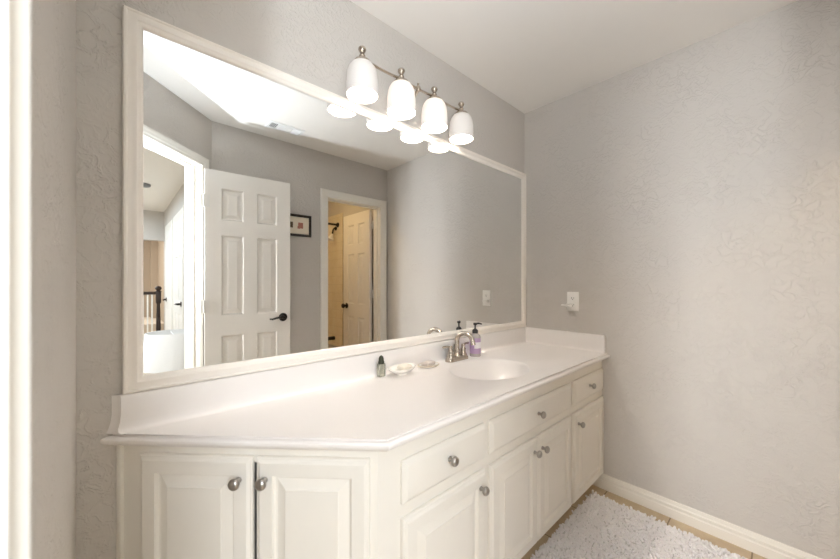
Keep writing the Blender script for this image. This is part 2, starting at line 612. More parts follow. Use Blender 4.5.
# ------------------------------------------------------------------ doors
def six_panel(mb, w, h, t=0.035):
    st = 0.105 * w / 0.6
    mid = 0.095 * w / 0.6
    pw = (w - 2 * st - mid) / 2
    xs = [st, st + pw, st + pw + mid, st + 2 * pw + mid]
    k = h / 2.03
    ys = [0.235 * k, 0.835 * k, 0.985 * k, 1.565 * k, 1.675 * k, 1.905 * k]
    cells = {(1, 1), (3, 1), (1, 3), (3, 3), (1, 5), (3, 5)}
    groove = [(0, 0), (0.004, 0.006), (0.010, 0.011), (0.016, 0.011), (0.042, 0.0025), (0.043, 0.002)]
    relief(mb, w, h, t, xs, ys, cells, groove, ((0, 0.0015), (0.0015, 0)), both=True)


def lever_handle(parent, x, z, t, direction):
    """Bronze lever set on both faces of a door leaf in local door coordinates."""
    h = MB()
    for side in (-1, 1):
        y0 = 0.0 if side < 0 else t
        R = Matrix.Translation((x, y0, z)) @ Matrix.Rotation(PI / 2 if side < 0 else -PI / 2, 4, 'X')
        h.lathe([(0.0, 0), (0.032, 0), (0.033, 0.006), (0.028, 0.011), (0.014, 0.013), (0.012, 0.045), (0.010, 0.05), (0, 0.05)], 24, R)
        yy = y0 + side * 0.043
        pts = [(x, yy, z), (x + direction * 0.03, yy, z + 0.003), (x + direction * 0.06, yy, z - 0.002),
               (x + direction * 0.09, yy, z - 0.010), (x + direction * 0.108, yy - side * 0.006, z - 0.008)]
        h.tube(pts, [0.0095, 0.009, 0.008, 0.007, 0.005], 10)
    return h.build('door_handle', M['bronze'], parent, smooth=50)


def hinge_set(parent, zs, x, t, name='hinge'):
    for z in zs:
        h = MB()
        h.tube([(x - 0.004, t + 0.004, z - 0.045), (x - 0.004, t + 0.004, z + 0.045)], 0.0065, 10)
        h.box(x - 0.004, x + 0.03, t - 0.001, t + 0.0015, z - 0.045, z + 0.045)
        h.box(x - 0.020, x - 0.004, t + 0.002, t + 0.0045, z - 0.045, z + 0.045)
        h.build(name, M['hinge'], parent, smooth=40)


# entry door, open 135 degrees, parallel to the south wall; local x runs from the hinge to the free edge
de = empty('door_1', (-1.694, -1.552, 0.012))
de.rotation_euler = (0, 0, math.atan2(0.045, 0.60))
tag(de, 'white six-panel entry door standing open in front of the south wall', 'door', kind='structure')
mb = MB(); six_panel(mb, 0.588, 2.028)
# front (-y local) must look to the room: +y, so mirror the leaf about its thickness
leaf = mb.build('door_leaf', M['door'], de, smooth=20)
lever_handle(de, 0.530, 0.945, 0.035, -1)
hinge_set(de, (0.25, 1.05, 1.80), 0.0, 0.035)

# toilet-room door, open 90 degrees into the room behind; hinged at x=-.11
dt = empty('door_2', (-0.130, -1.795, 0.012))
dt.rotation_euler = (0, 0, -PI / 2)          # local x -> -y, local -y -> -x
tag(dt, 'cream six-panel toilet room door opened inwards', 'door', kind='structure')
mb = MB(); six_panel(mb, 0.550, 2.015)
mb.build('door_leaf', M['door'], dt, smooth=20)
kn = MB()
for side in (-1, 1):
    R = Matrix.Translation((0.475, 0.0 if side < 0 else 0.035, 0.95)) @ Matrix.Rotation(PI / 2 if side < 0 else -PI / 2, 4, 'X')
    kn.lathe([(0.0, 0), (0.031, 0), (0.032, 0.006), (0.013, 0.012), (0.012, 0.03), (0.022, 0.036), (0.029, 0.048), (0.026, 0.060), (0.012, 0.066), (0, 0.066)], 24, R)
kn.build('door_knob', M['bronze'], dt, smooth=50)
for z in (0.25, 1.10, 1.85):
    h = MB()
    h.tube([(-0.006, -0.004, z - 0.045), (-0.006, -0.004, z + 0.045)], 0.0065, 10)
    h.box(-0.034, 0.0, 0.030, 0.0325, z - 0.045, z + 0.045)
    h.box(-0.036, -0.033, 0.030, 0.052, z - 0.045, z + 0.045)
    h.box(-0.001, 0.028, -0.0015, 0.001, z - 0.045, z + 0.045)
    h.build('hinge', M['hinge'], dt, smooth=40)

# two closed doors on the hall wall (their faces look to -x)
MH = frame_matrix((-1.55, 0, 0), (0, -1, 0), (-1, 0, 0))     # local x = -world y


def hall_door(name, y0, y1, label, free):
    o = empty(name, (-1.572, -y0, 0.014))
    o.rotation_euler = (0, 0, -PI / 2)
    tag(o, label, 'door', kind='structure')
    mb = MB(); six_panel(mb, y1 - y0, 2.02, 0.020)
    mb.build('door_leaf', M['door'], o, smooth=20)
    hx = (y1 - y0) - 0.07 if free else 0.07
    h = MB()
    R = Matrix.Translation((hx, 0, 0.96)) @ Matrix.Rotation(PI / 2, 4, 'X')
    h.lathe([(0.0, 0), (0.031, 0), (0.031, 0.008), (0.013, 0.012), (0.012, 0.045), (0, 0.05)], 20, R)
    h.tube([(hx, -0.045, 0.96), (hx - 0.05, -0.047, 0.962), (hx - 0.11, -0.047, 0.955)] if free else
           [(hx, -0.045, 0.96), (hx + 0.05, -0.047, 0.962), (hx + 0.11, -0.047, 0.955)], 0.010, 10)
    h.build('door_handle', M['bronze'], o, smooth=50)
    c = MB()
    mitred(c, [(y0 - 0.004, 0.0), (y0 - 0.004, 2.05), (y1 + 0.004, 2.05), (y1 + 0.004, 0.0)], [(s * 1.3, h_ * 1.3) for s, h_ in CASE], MH, closed=False)
    structure(c.build('trim_3' if free else 'trim_4', M['trim'], smooth=25), 'white casing around ' + label)


hall_door('door_3', 3.62, 4.36, 'closed white hall door nearer the lamp', False)
hall_door('door_4', 4.72, 5.34, 'closed white hall door next to the railing post', True)

# ------------------------------------------------------------------ vanity mirror
vm = empty('vanity_mirror', (-1.075, 0, 0.918))
tag(vm, 'wide wall mirror in a cream moulded frame above the counter', 'mirror')
MX0, MX1, MZ0, MZ1 = -2.146, -0.004, 0.918, 2.005
def wloc(o, root):
    o.location = -Vector(root.location)
    return o
mb = MB()
mb.box(MX0 + 0.02, MX1 - 0.02, -0.008, -0.002, MZ0 + 0.02, MZ1 - 0.02)
wloc(mb.build('mirror_pane', M['mirror'], vm), vm)
mb = MB()
FP = [(0.0, 0.001), (0.0, 0.014), (0.003, 0.019), (0.008, 0.020), (0.011, 0.017), (0.016, 0.0165), (0.024, 0.020), (0.030, 0.0205),
      (0.035, 0.017), (0.038, 0.0165), (0.041, 0.015), (0.045, 0.010), (0.045, 0.001)]
mitred(mb, [(MX0, MZ0), (MX1, MZ0), (MX1, MZ1), (MX0, MZ1)], FP)
wloc(mb.build('mirror_frame', M['frame'], vm, smooth=30), vm)

# ------------------------------------------------------------------ vanity cabinet
vc = empty('vanity_cabinet', (-1.075, -0.26, 0))
tag(vc, 'white raised-panel vanity cabinet with a clipped corner under the counter', 'cabinet')
A_FACE = -2.150                    # face plane of the clipped corner: x + y = A_FACE
Y_FACE = -0.515
XC = A_FACE - Y_FACE               # -1.635
CT = 0.7770                        # carcass top
MA = frame_matrix((A_FACE, 0, 0), (S2, -S2, 0), (-S2, -S2, 0))     # local x = s from the wall to the corner
LA = (XC - A_FACE) / S2            # .728
MF = frame_matrix((0, Y_FACE, 0), (1, 0, 0), (0, -1, 0))           # local x = world x
FT = 0.019


def face_frame(mb, mat4, u0, u1, stiles, rails, z0=0.085, z1=CT):
    """stiles: (a, b) full-height; rails: (a, b, z0, z1)."""
    for a, c in stiles:
        mb.box(a, c, 0, FT, z0, z1, mat4)
    for a, c, q, r in rails:
        mb.box(a, c, 0.0, FT, q, r, mat4)


# door and drawer layout (world x on the front, s on the clipped corner)
ang_doors = [(0.068, 0.386), (0.397, 0.707)]
front_cols = [(-1.559, -1.174), (-1.144, -0.462), (-0.428, -0.020)]
DZ0, DZ1 = 0.598, 0.722            # drawers
PZ0, PZ1 = 0.098, 0.556            # doors under drawers
AZ0, AZ1 = 0.098, 0.756

mb = MB()
face_frame(mb, MA, 0, LA, [(0.0, 0.080), (0.695, LA)], [(0.080, 0.695, 0.735, CT), (0.080, 0.695, 0.085, 0.112)])
mb.box(0.372, 0.411, 0.040, FT + 0.04, 0.085, CT, MA)       # set-back centre post seen through the gap
face_frame(mb, MF, XC, 0, [(XC, -1.548), (-1.186, -1.132), (-0.474, -0.416), (-0.032, 0.0)],
           [(-1.548, -1.186, 0.710, CT), (-1.548, -1.186, 0.546, 0.610), (-1.548, -1.186, 0.085, 0.112),
            (-1.132, -0.474, 0.710, CT), (-1.132, -0.474, 0.546, 0.610), (-1.132, -0.474, 0.085, 0.112),
            (-0.416, -0.032, 0.710, CT), (-0.416, -0.032, 0.546, 0.610), (-0.416, -0.032, 0.085, 0.112)])
wloc(mb.build('face_frame', M['cabinet'], vc), vc)
mb = MB()
fp = [(A_FACE + 0.03, -0.004), (XC + 0.012, Y_FACE + FT), (-0.004, Y_FACE + FT), (-0.004, -0.004)]
mb.prism(fp, 0.085, 0.105)                                             # bottom
mb.box(-2.10, -0.004, -0.012, -0.004, 0.105, CT)                       # back
mb.box(-0.012, -0.004, Y_FACE + FT, -0.012, 0.105, CT)                 # right side
mb.box(-1.18, -1.165, Y_FACE + FT, -0.012, 0.105, CT)                  # dividers
mb.box(-0.46, -0.445, Y_FACE + FT, -0.012, 0.105, CT)
wloc(mb.build('carcass', M['cabinet'], vc), vc)
mb = MB()
tk = [(A_FACE + 0.10, -0.004), (XC + 0.04, Y_FACE + 0.065), (-0.004, Y_FACE + 0.065), (-0.004, -0.004)]
mb.prism(tk, 0.0, 0.085)
wloc(mb.build('toe_kick', M['cabinet'], vc), vc)
# narrow scribe moulding where the clipped corner meets the mirror wall
mb = MB()
mb.box(-0.004, 0.010, -0.010, 0.004, 0.085, CT, MA, bevel=0.003)
wloc(mb.build('scribe_strip', M['cabinet'], vc, smooth=40), vc)

DOOR_EDGE = ((0.0, 0.010), (0.0025, 0.0065), (0.006, 0.0055), (0.010, 0.0015), (0.0135, 0.0))
DOOR_GROOVE = [(0, 0), (0.002, 0.007), (0.005, 0.0105), (0.010, 0.0115), (0.036, 0.0018), (0.0365, 0.0)]
DRAWER_EDGE = ((0.0, 0.011), (0.004, 0.0075), (0.012, 0.0012), (0.016, 0.0))
TH = 0.019


def knob(parent, lx, lz):
    k = MB()
    R = Matrix.Translation((lx, 0, lz)) @ Matrix.Rotation(PI / 2, 4, 'X')
    k.lathe([(0.0, -0.001), (0.0075, -0.001), (0.0085, 0.002), (0.0065, 0.005), (0.0055, 0.012), (0.008, 0.015), (0.0135, 0.018), (0.0155, 0.0225),
             (0.0145, 0.027), (0.0105, 0.031), (0.005, 0.033), (0.0, 0.0335)], 24, R)
    return k.build('knob', M['pewter'], parent, smooth=60)


def front_panel(name, mat4, u0, u1, z0, z1, kn, drawer=False):
    w, h = u1 - u0, z1 - z0
    mb = MB()
    if drawer:
        relief(mb, w, h, TH, edge=DRAWER_EDGE)
    else:
        s = 0.047
        relief(mb, w, h, TH, [s, w - s], [s, h - s], {(1, 1)}, DOOR_GROOVE, DOOR_EDGE)
    o = mb.build(name, M['cabinet'], vc, smooth=22)
    o.matrix_local = Matrix.Translation(-Vector(vc.location)) @ mat4 @ Matrix.Translation((u0, -TH - 0.001, z0))
    if kn:
        knob(o, kn[0] - u0, kn[1] - z0)
    return o


front_panel('cabinet_door', MA, *ang_doors[0], AZ0, AZ1, (0.353, 0.698))
front_panel('cabinet_door', MA, *ang_doors[1], AZ0, AZ1, (0.425, 0.700))
front_panel('drawer', MF, *front_cols[0], DZ0, DZ1, (-1.372, 0.667), True)
front_panel('cabinet_door', MF, *front_cols[0], PZ0, PZ1, (-1.211, 0.506))
front_panel('drawer', MF, *front_cols[1], DZ0, DZ1, (-0.803, 0.662), True)
front_panel('cabinet_door', MF, -1.144, -0.803, PZ0, PZ1, (-0.838, 0.505))
front_panel('cabinet_door', MF, -0.797, -0.462, PZ0, PZ1, (-0.770, 0.502))
front_panel('drawer', MF, *front_cols[2], DZ0, DZ1, (-0.240, 0.669), True)
front_panel('cabinet_door', MF, *front_cols[2], PZ0, PZ1, (-0.388, 0.500))

# ------------------------------------------------------------------ countertop with moulded basin
ct = empty('vanity_countertop', (-1.075, -0.26, CT))
tag(ct, 'white cultured marble countertop with a moulded oval basin and backsplash', 'countertop')
ZC = 0.814
A_EDGE, Y_EDGE = -2.175, -0.547
BX, BYC, BA, BB = -0.812, -0.285, 0.225, 0.176      # basin
YB, XR = -0.0008, -0.0008        # a hair off the walls
outline = [(A_EDGE - YB, YB), (A_EDGE - Y_EDGE, Y_EDGE), (XR, Y_EDGE), (XR, YB)]


def grown(d):
    # moves only the front and the clipped edge outwards by d
    a = A_EDGE - d / S2
    y = Y_EDGE - d
    return [(a - YB, YB), (a - y, y), (XR, y), (XR, YB)]


bm = bmesh.new()
NB = 64
def ell(r, z):
    return [bm.verts.new((BX + BA * r * math.cos(2 * PI * i / NB), BYC + BB * r * math.sin(2 * PI * i / NB), z)) for i in range(NB)]
rim = ell(1.0, ZC)
top = [bm.verts.new((x, y, ZC)) for x, y in outline]
edges = [bm.edges.new((rim[i], rim[(i + 1) % NB])) for i in range(NB)] + [bm.edges.new((top[i], top[(i + 1) % 4])) for i in range(4)]
bmesh.ops.triangle_fill(bm, edges=edges, use_beauty=True)
for fc in [f for f in bm.faces if all((v.co.x - BX) ** 2 / BA ** 2 + (v.co.y - BYC) ** 2 / BB ** 2 < 1.001 for v in f.verts)]:
    bm.faces.remove(fc)
# basin rings
prev = rim
for r, dz in [(0.985, -0.0015), (0.965, -0.006), (0.94, -0.015), (0.90, -0.034), (0.84, -0.058), (0.75, -0.083), (0.62, -0.105), (0.45, -0.121),
              (0.28, -0.130), (0.12, -0.134)]:
    cur = ell(r, ZC + dz)
    for i in range(NB):
        j = (i + 1) % NB
        bm.faces.new((prev[i], prev[j], cur[j], cur[i]))
    prev = cur
bm.faces.new(prev)
# moulded edge
prof = [(0.0, ZC), (-0.0006, ZC - 0.0015), (-0.006, ZC - 0.0038), (-0.006, ZC - 0.0072), (0.003, ZC - 0.0080), (0.008, ZC - 0.0092),
        (0.0115, ZC - 0.0125), (0.0125, ZC - 0.0165), (0.0115, ZC - 0.0215), (0.008, ZC - 0.026), (0.003, ZC - 0.029), (-0.004, ZC - 0.0305),
        (-0.008, ZC - 0.0365), (-0.03, ZC - 0.0365)]
rows = [top]
for d, z in prof[1:]:
    rows.append([bm.verts.new((x, y, z)) for x, y in grown(d)])
for a, c in zip(rows, rows[1:]):
    for i in range(4):
        j = (i + 1) % 4
        bm.faces.new((a[i], a[j], c[j], c[i]))
bmesh.ops.recalc_face_normals(bm, faces=bm.faces)
me = bpy.data.meshes.new('counter_slab'); bm.to_mesh(me); bm.free()
for p_ in me.polygons:
    p_.use_smooth = True
me.set_sharp_from_angle(angle=math.radians(30))
me.materials.append(M['counter'])
slab = bpy.data.objects.new('counter_slab', me); C.objects.link(slab); slab.parent = ct; wloc(slab, ct)

ZS = 0.917
mb = MB()
# backsplash: coved foot, end cut along the clipped edge
ys = [(-0.0008, ZC), (-0.034, ZC), (-0.028, ZC + 0.0015), (-0.0235, ZC + 0.005), (-0.021, ZC + 0.012), (-0.0205, ZC + 0.028), (-0.020, ZC + 0.05), (-0.020, ZS - 0.004), (-0.0185, ZS - 0.001), (-0.015, ZS), (-0.0008, ZS), (-0.0008, ZC + 0.05), (-0.0008, ZC + 0.028), (-0.0008, ZC + 0.012)]
v, f = [], []
k = len(ys)
for e in (0, 1):
    for y, z in ys:
        x = A_EDGE - y + 0.006 - 0.011 * max(0.0, 1 - (z - ZC) / 0.05) ** 1.6 if e == 0 else -0.019
        v.append((x, y, z))
for q in range(k):
    r = (q + 1) % k
    f.append((q, r, k + r, k + q))
f += [tuple(range(k)), tuple(range(k, 2 * k))[::-1]]
mb.poly(v, f)
wloc(mb.build('backsplash', M['counter'], ct, smooth=40), ct)
mb = MB()
v, f = [], []
for yy in (YB, Y_EDGE + 0.012):
    for y, z in ys:
        v.append((y, yy, z))
for q in range(k):
    r = (q + 1) % k
    f.append((q, r, k + r, k + q))
f += [tuple(range(k)), tuple(range(k, 2 * k))[::-1]]
mb.poly(v, f)
wloc(mb.build('side_splash', M['counter'], ct, smooth=40), ct)
mb = MB()
mb.lathe([(0, ZC - 0.1335), (0.026, ZC - 0.1335), (0.027, ZC - 0.131), (0.020, ZC - 0.130), (0.018, ZC - 0.1315), (0.012, ZC - 0.128), (0, ZC - 0.1275)], 28,
         Matrix.Translation((BX, BYC, 0)))
wloc(mb.build('drain', M['nickel'], ct, smooth=50), ct)

# ------------------------------------------------------------------ faucet
FX, FY = -0.800, -0.064
fa = empty('faucet', (FX, FY, ZC + 0.0006))
tag(fa, 'brushed nickel two-handle faucet with an arched spout behind the basin', 'faucet')
mb = MB()
pr = []
for i in range(40):
    a = 2 * PI * i / 40
    cx, sx = math.cos(a), math.sin(a)
    pr.append((0.056 * (1 if cx > 0 else -1) * (abs(cx) > 1e-9) + 0.025 * cx, 0.025 * sx))
for z0, z1, s0, s1 in [(0, 0.008, 1.0, 1.0), (0.008, 0.014, 1.0, 0.93), (0.014, 0.020, 0.93, 0.78), (0.020, 0.024, 0.78, 0.66)]:
    n = len(pr)
    vv = [(x * (1 - (1 - s0) * .35), y * s0, z0) for x, y in pr] + [(x * (1 - (1 - s1) * .35), y * s1, z1) for x, y in pr]
    ff = [(i, (i + 1) % n, n + (i + 1) % n, n + i) for i in range(n)]
    if z0 == 0: ff.append(tuple(range(n))[::-1])
    if z1 == 0.024: ff.append(tuple(range(n, 2 * n)))
    mb.poly(vv, ff)
mb.build('base_plate', M['nickel'], fa, smooth=40)
mb = MB()
mb.lathe([(0.0, 0.018), (0.021, 0.018), (0.021, 0.026), (0.0165, 0.034), (0.0145, 0.046), (0.0155, 0.05), (0.0155, 0.056), (0.013, 0.060), (0.0115, 0.075), (0.0, 0.075)], 28)
sp = [(0, 0, 0.07), (0, -0.001, 0.10)]
for i in range(15):
    a = PI - (PI * 0.93) * i / 14
    sp.append((0, -0.054 - 0.054 * math.cos(a), 0.105 + 0.044 * math.sin(a)))
sp.append((0, sp[-1][1] - 0.004, sp[-1][2] - 0.020))
mb.tube(sp, [0.0128] * 4 + [0.0122] * 11 + [0.0118, 0.0120, 0.0132], 16)
mb.tube([(0, 0.017, 0.02), (0, 0.017, 0.075)], 0.0028, 8)
mb.lathe([(0, 0.074), (0.005, 0.074), (0.0062, 0.079), (0.004, 0.084), (0, 0.085)], 14, Matrix.Translation((0, 0.017, 0)))
spout = mb.build('spout', M['nickel'], fa, smooth=50)
for sgn in (-1, 1):
    mb = MB()
    T = Matrix.Translation((sgn * 0.051, 0, 0))
    mb.lathe([(0.0, 0.016), (0.0225, 0.016), (0.0225, 0.024), (0.018, 0.031), (0.0145, 0.046), (0.0155, 0.050), (0.0155, 0.055), (0.012, 0.060), (0.0105, 0.070),
              (0.012, 0.075), (0.0095, 0.081), (0, 0.083)], 24, T)
    mb.tube([(sgn * 0.051, 0, 0.073), (sgn * 0.065, 0.002, 0.078), (sgn * 0.080, 0.004, 0.080), (sgn * 0.098, 0.006, 0.079), (sgn * 0.105, 0.006, 0.080)],
            [0.006, 0.0058, 0.0055, 0.0068, 0.0045], 12)
    mb.build('handle', M['nickel'], fa, smooth=50)

# ------------------------------------------------------------------ counter things
lb = empty('lotion_bottle', (-0.650, -0.069, ZC + 0.0006))
tag(lb, 'lotion pump bottle with a purple label and black pump beside the faucet', 'bottle')
mb = MB()
mb.lathe([(0, 0), (0.029, 0), (0.031, 0.003), (0.031, 0.108), (0.029, 0.117), (0.018, 0.127), (0.013, 0.130), (0.013, 0.134), (0, 0.134)], 36)
mb.build('bottle_body', M['clear'], lb, smooth=40)
mb = MB()
mb.lathe([(0.0312, 0.018), (0.0315, 0.019), (0.0315, 0.104), (0.0312, 0.105)], 36, cap=False)
lab = mb.build('label', M['label_purple'], lb, smooth=60)
mb = MB()
v, f = [], []
for i in range(13):
    a = math.radians(-150 + i * 10)
    for z in (0.048, 0.082):
        v.append((0.0318 * math.cos(a), 0.0318 * math.sin(a), z))
f = [(2 * i, 2 * i + 2, 2 * i + 3, 2 * i + 1) for i in range(12)]
mb.poly(v, f)
mb.build('label_panel', M['label_white'], lab, smooth=60)
mb = MB()
mb.lathe([(0, 0.130), (0.0155, 0.130), (0.0165, 0.134), (0.0165, 0.146), (0.012, 0.151), (0.0085, 0.154), (0.0065, 0.155), (0.0045, 0.157), (0.0045, 0.178), (0, 0.178)], 24)
mb.lathe([(0, 0.176), (0.009, 0.176), (0.011, 0.180), (0.010, 0.188), (0, 0.190)], 20)
mb.tube([(0, 0, 0.184), (0.020, -0.012, 0.185), (0.034, -0.020, 0.180)], [0.0055, 0.005, 0.004], 10)
mb.build('pump', M['black_plastic'], lb, smooth=50)

sb = empty('small_bottle', (-1.290, -0.050, ZC + 0.0006))
tag(sb, 'tiny clear pale green bottle with a dark pointed cap on the counter', 'bottle')
mb = MB()
mb.box(-0.0165, 0.0165, -0.0125, 0.0125, 0.0, 0.058, bevel=0.004, seg=3)
mb.build('bottle_body', M['green_clear'], sb, smooth=40)
mb = MB()
mb.lathe([(0, 0.0575), (0.013, 0.0575), (0.0135, 0.060), (0.0135, 0.066), (0.0115, 0.069), (0.011, 0.080), (0.0085, 0.088), (0.004, 0.093), (0, 0.094)], 20)
mb.build('bottle_cap', M['green_cap'], sb, smooth=50)

d1 = empty('soap_dish', (-1.199, -0.084, ZC + 0.0006))
tag(d1, 'white oval porcelain soap dish on a small foot holding a cream soap', 'soap dish')
mb = MB()
mb.lathe([(0, 0), (0.030, 0), (0.031, 0.004), (0.030, 0.008), (0.052, 0.014), (0.070, 0.025), (0.0775, 0.033), (0.076, 0.0345), (0.068, 0.028), (0.052, 0.020), (0.02, 0.0165), (0, 0.016)], 44, sy=0.66)
mb.build('dish', M['porcelain'], d1, smooth=60)
d1.rotation_euler = (0, 0, math.radians(10))
s1 = MB()
s1.box(-0.033, 0.033, -0.021, 0.021, 0.0, 0.019, bevel=0.008, seg=4)
o = s1.build('soap_bar', M['soap'], None, (-1.182, -0.080, ZC + 0.0215), smooth=60)
o.rotation_euler = (0, 0.03, 0.25)
tag(o, 'cream bar of soap lying in the white oval footed dish', 'soap')

d2 = empty('soap_dish', (-1.020, -0.072, ZC + 0.0006))
tag(d2, 'small flat shell-like soap dish with a tan rim nearer the faucet', 'soap dish')
mb = MB()
mb.lathe([(0, 0), (0.030, 0), (0.052, 0.006), (0.060, 0.012), (0.059, 0.0135), (0.048, 0.009), (0.02, 0.0055), (0, 0.005)], 40, sy=0.72)
mb.build('dish', M['porcelain'], d2, smooth=60)
mb = MB()
mb.tube([(0.0598 * math.cos(2 * PI * i / 40), 0.0598 * 0.72 * math.sin(2 * PI * i / 40), 0.0125) for i in range(41)], 0.0016, 8, cap=False)
mb.build('rim', M['cream_gold'], d2, smooth=60)
s2 = MB()
s2.box(-0.036, 0.036, -0.022, 0.022, 0.0, 0.018, bevel=0.007, seg=4)
o = s2.build('soap_bar', M['soap_grey'], None, (-1.020, -0.070, ZC + 0.009), smooth=60)
o.rotation_euler = (0, 0, 0.2)
tag(o, 'greyish bar of soap lying in the small tan-rimmed dish', 'soap')

# ------------------------------------------------------------------ vanity light
LXS = [-1.414, -1.208, -0.998, -0.795]
LY = -0.090
vl = empty('vanity_light', (-1.105, 0, 2.14))
tag(vl, 'four-lamp nickel vanity light bar with frosted bell shades above the mirror', 'wall lamp')
mb = MB()
mb.lathe([(0.0, 0.0), (0.060, 0.0), (0.062, 0.006), (0.058, 0.013), (0.045, 0.018), (0.030, 0.024), (0.012, 0.028), (0, 0.028)], 36,
         Matrix.Translation((-1.105, -0.0005, 2.105)) @ Matrix.Rotation(PI / 2, 4, 'X') @ Matrix.Diagonal((0.82, 1.15, 1, 1)))
wloc(mb.build('wall_plate', M['nickel'], vl, smooth=50), vl)
mb = MB()
mb.tube([(-1.105, -0.02, 2.115), (-1.105, -0.055, 2.116), (-1.105, LY, 2.142)], 0.008, 12)
mb.lathe([(0, -0.014), (0.008, -0.012), (0.012, -0.004), (0.012, 0.004), (0.008, 0.012), (0.004, 0.018), (0.006, 0.024), (0, 0.028)], 18, Matrix.Translation((-1.105, LY, 2.146)))
wloc(mb.build('arm', M['nickel'], vl, smooth=50), vl)
mb = MB()
bar = []
for a, c in zip(LXS, LXS[1:]):
    for i in range(8):
        t = i / 8
        bar.append((a + (c - a) * t, LY, 2.150 - 0.006 * math.sin(PI * t)))
bar.append((LXS[-1], LY, 2.150))
mb.tube(bar, 0.0058, 10)
wloc(mb.build('bar', M['nickel'], vl, smooth=50), vl)
shade_prof = [(0.016, 2.132), (0.030, 2.129), (0.044, 2.121), (0.054, 2.108), (0.060, 2.090), (0.063, 2.066), (0.0645, 2.035), (0.0645, 1.998), (0.0630, 1.996),
              (0.0610, 2.000), (0.0608, 2.034), (0.0592, 2.064), (0.056, 2.088), (0.050, 2.106), (0.041, 2.118), (0.028, 2.125), (0.016, 2.128)]
for i, x in enumerate(LXS):
    lit = i in (1, 2)
    mb = MB()
    T = Matrix.Translation((x, LY, 0))
    mb.lathe([(r, z) for r, z in shade_prof] + [shade_prof[0]], 40, T, cap=False)
    sh = wloc(mb.build('lamp_shade', M['glass_lit' if lit else 'glass_dim'], vl, smooth=60), vl)
    mb = MB()
    mb.lathe([(0.0, 2.124), (0.036, 2.124), (0.037, 2.129), (0.032, 2.137), (0.020, 2.143), (0.012, 2.148), (0.010, 2.154), (0.013, 2.159), (0.0095, 2.164),
              (0.0075, 2.170), (0.013, 2.177), (0.0165, 2.184), (0.0155, 2.190), (0.010, 2.195), (0.0, 2.197)], 20, T)
    wloc(mb.build('finial', M['nickel'], vl, smooth=50), vl)
    mb = MB()
    mb.lathe([(0.0, 2.125), (0.013, 2.125), (0.013, 2.100), (0.016, 2.090), (0.023, 2.075), (0.026, 2.058), (0.023, 2.040), (0.012, 2.028), (0.0, 2.026)], 20, T)
    wloc(mb.build('bulb', M['bulb_lit' if lit else 'bulb_dim'], vl, smooth=60), vl)

# ------------------------------------------------------------------ outlet and plug-in
ol = empty('power_outlet', (0, -0.344, 1.112))
ol.rotation_euler = (0, 0, -PI / 2)           # local -y -> -x
tag(ol, 'white duplex power outlet on the wall beside the mirror', 'outlet')
mb = MB()
mb.box(-0.0375, 0.0375, -0.006, 0.0, -0.061, 0.061, bevel=0.003)
mb.build('cover_plate', M['white_plastic'], ol, smooth=40)
for zz in (0.021, -0.021):
    mb = MB()
    mb.box(-0.0165, 0.0165, -0.0085, -0.005, zz - 0.014, zz + 0.014, bevel=0.002)
    sk = mb.build('socket', M['white_plastic'], ol, smooth=40)
    mb = MB()
    mb.box(-0.008, -0.0055, -0.0090, -0.0080, zz - 0.003, zz + 0.006)
    mb.box(0.0055, 0.008, -0.0090, -0.0080, zz - 0.002, zz + 0.005)
    mb.lathe([(0, 0), (0.0026, 0), (0.0026, 0.0008), (0, 0.0008)], 12, Matrix.Translation((0, -0.0082, zz - 0.008)) @ Matrix.Rotation(PI / 2, 4, 'X'))
    mb.build('socket_slots', M['slot'], sk)
mb = MB()
mb.lathe([(0, 0), (0.0035, 0), (0.003, 0.0012), (0, 0.0014)], 14, Matrix.Translation((0, -0.006, 0)) @ Matrix.Rotation(PI / 2, 4, 'X'))
mb.build('screw', M['white_plastic'], ol)
pg = empty('plug_in_adapter', (-0.0095, -0.332, 1.088))
pg.rotation_euler = (0, 0, -PI / 2)
tag(pg, 'white plug-in adapter with a flat shelf stuck in the lower socket', 'adapter')
mb = MB()
mb.box(-0.020, 0.012, -0.030, 0.0, -0.012, 0.010, bevel=0.004, seg=3)
mb.build('body', M['white_plastic'], pg, smooth=40)
mb = MB()
mb.box(-0.036, 0.006, -0.058, -0.026, -0.002, 0.006, bevel=0.002)
mb.build('shelf', M['white_plastic'], pg, smooth=40)

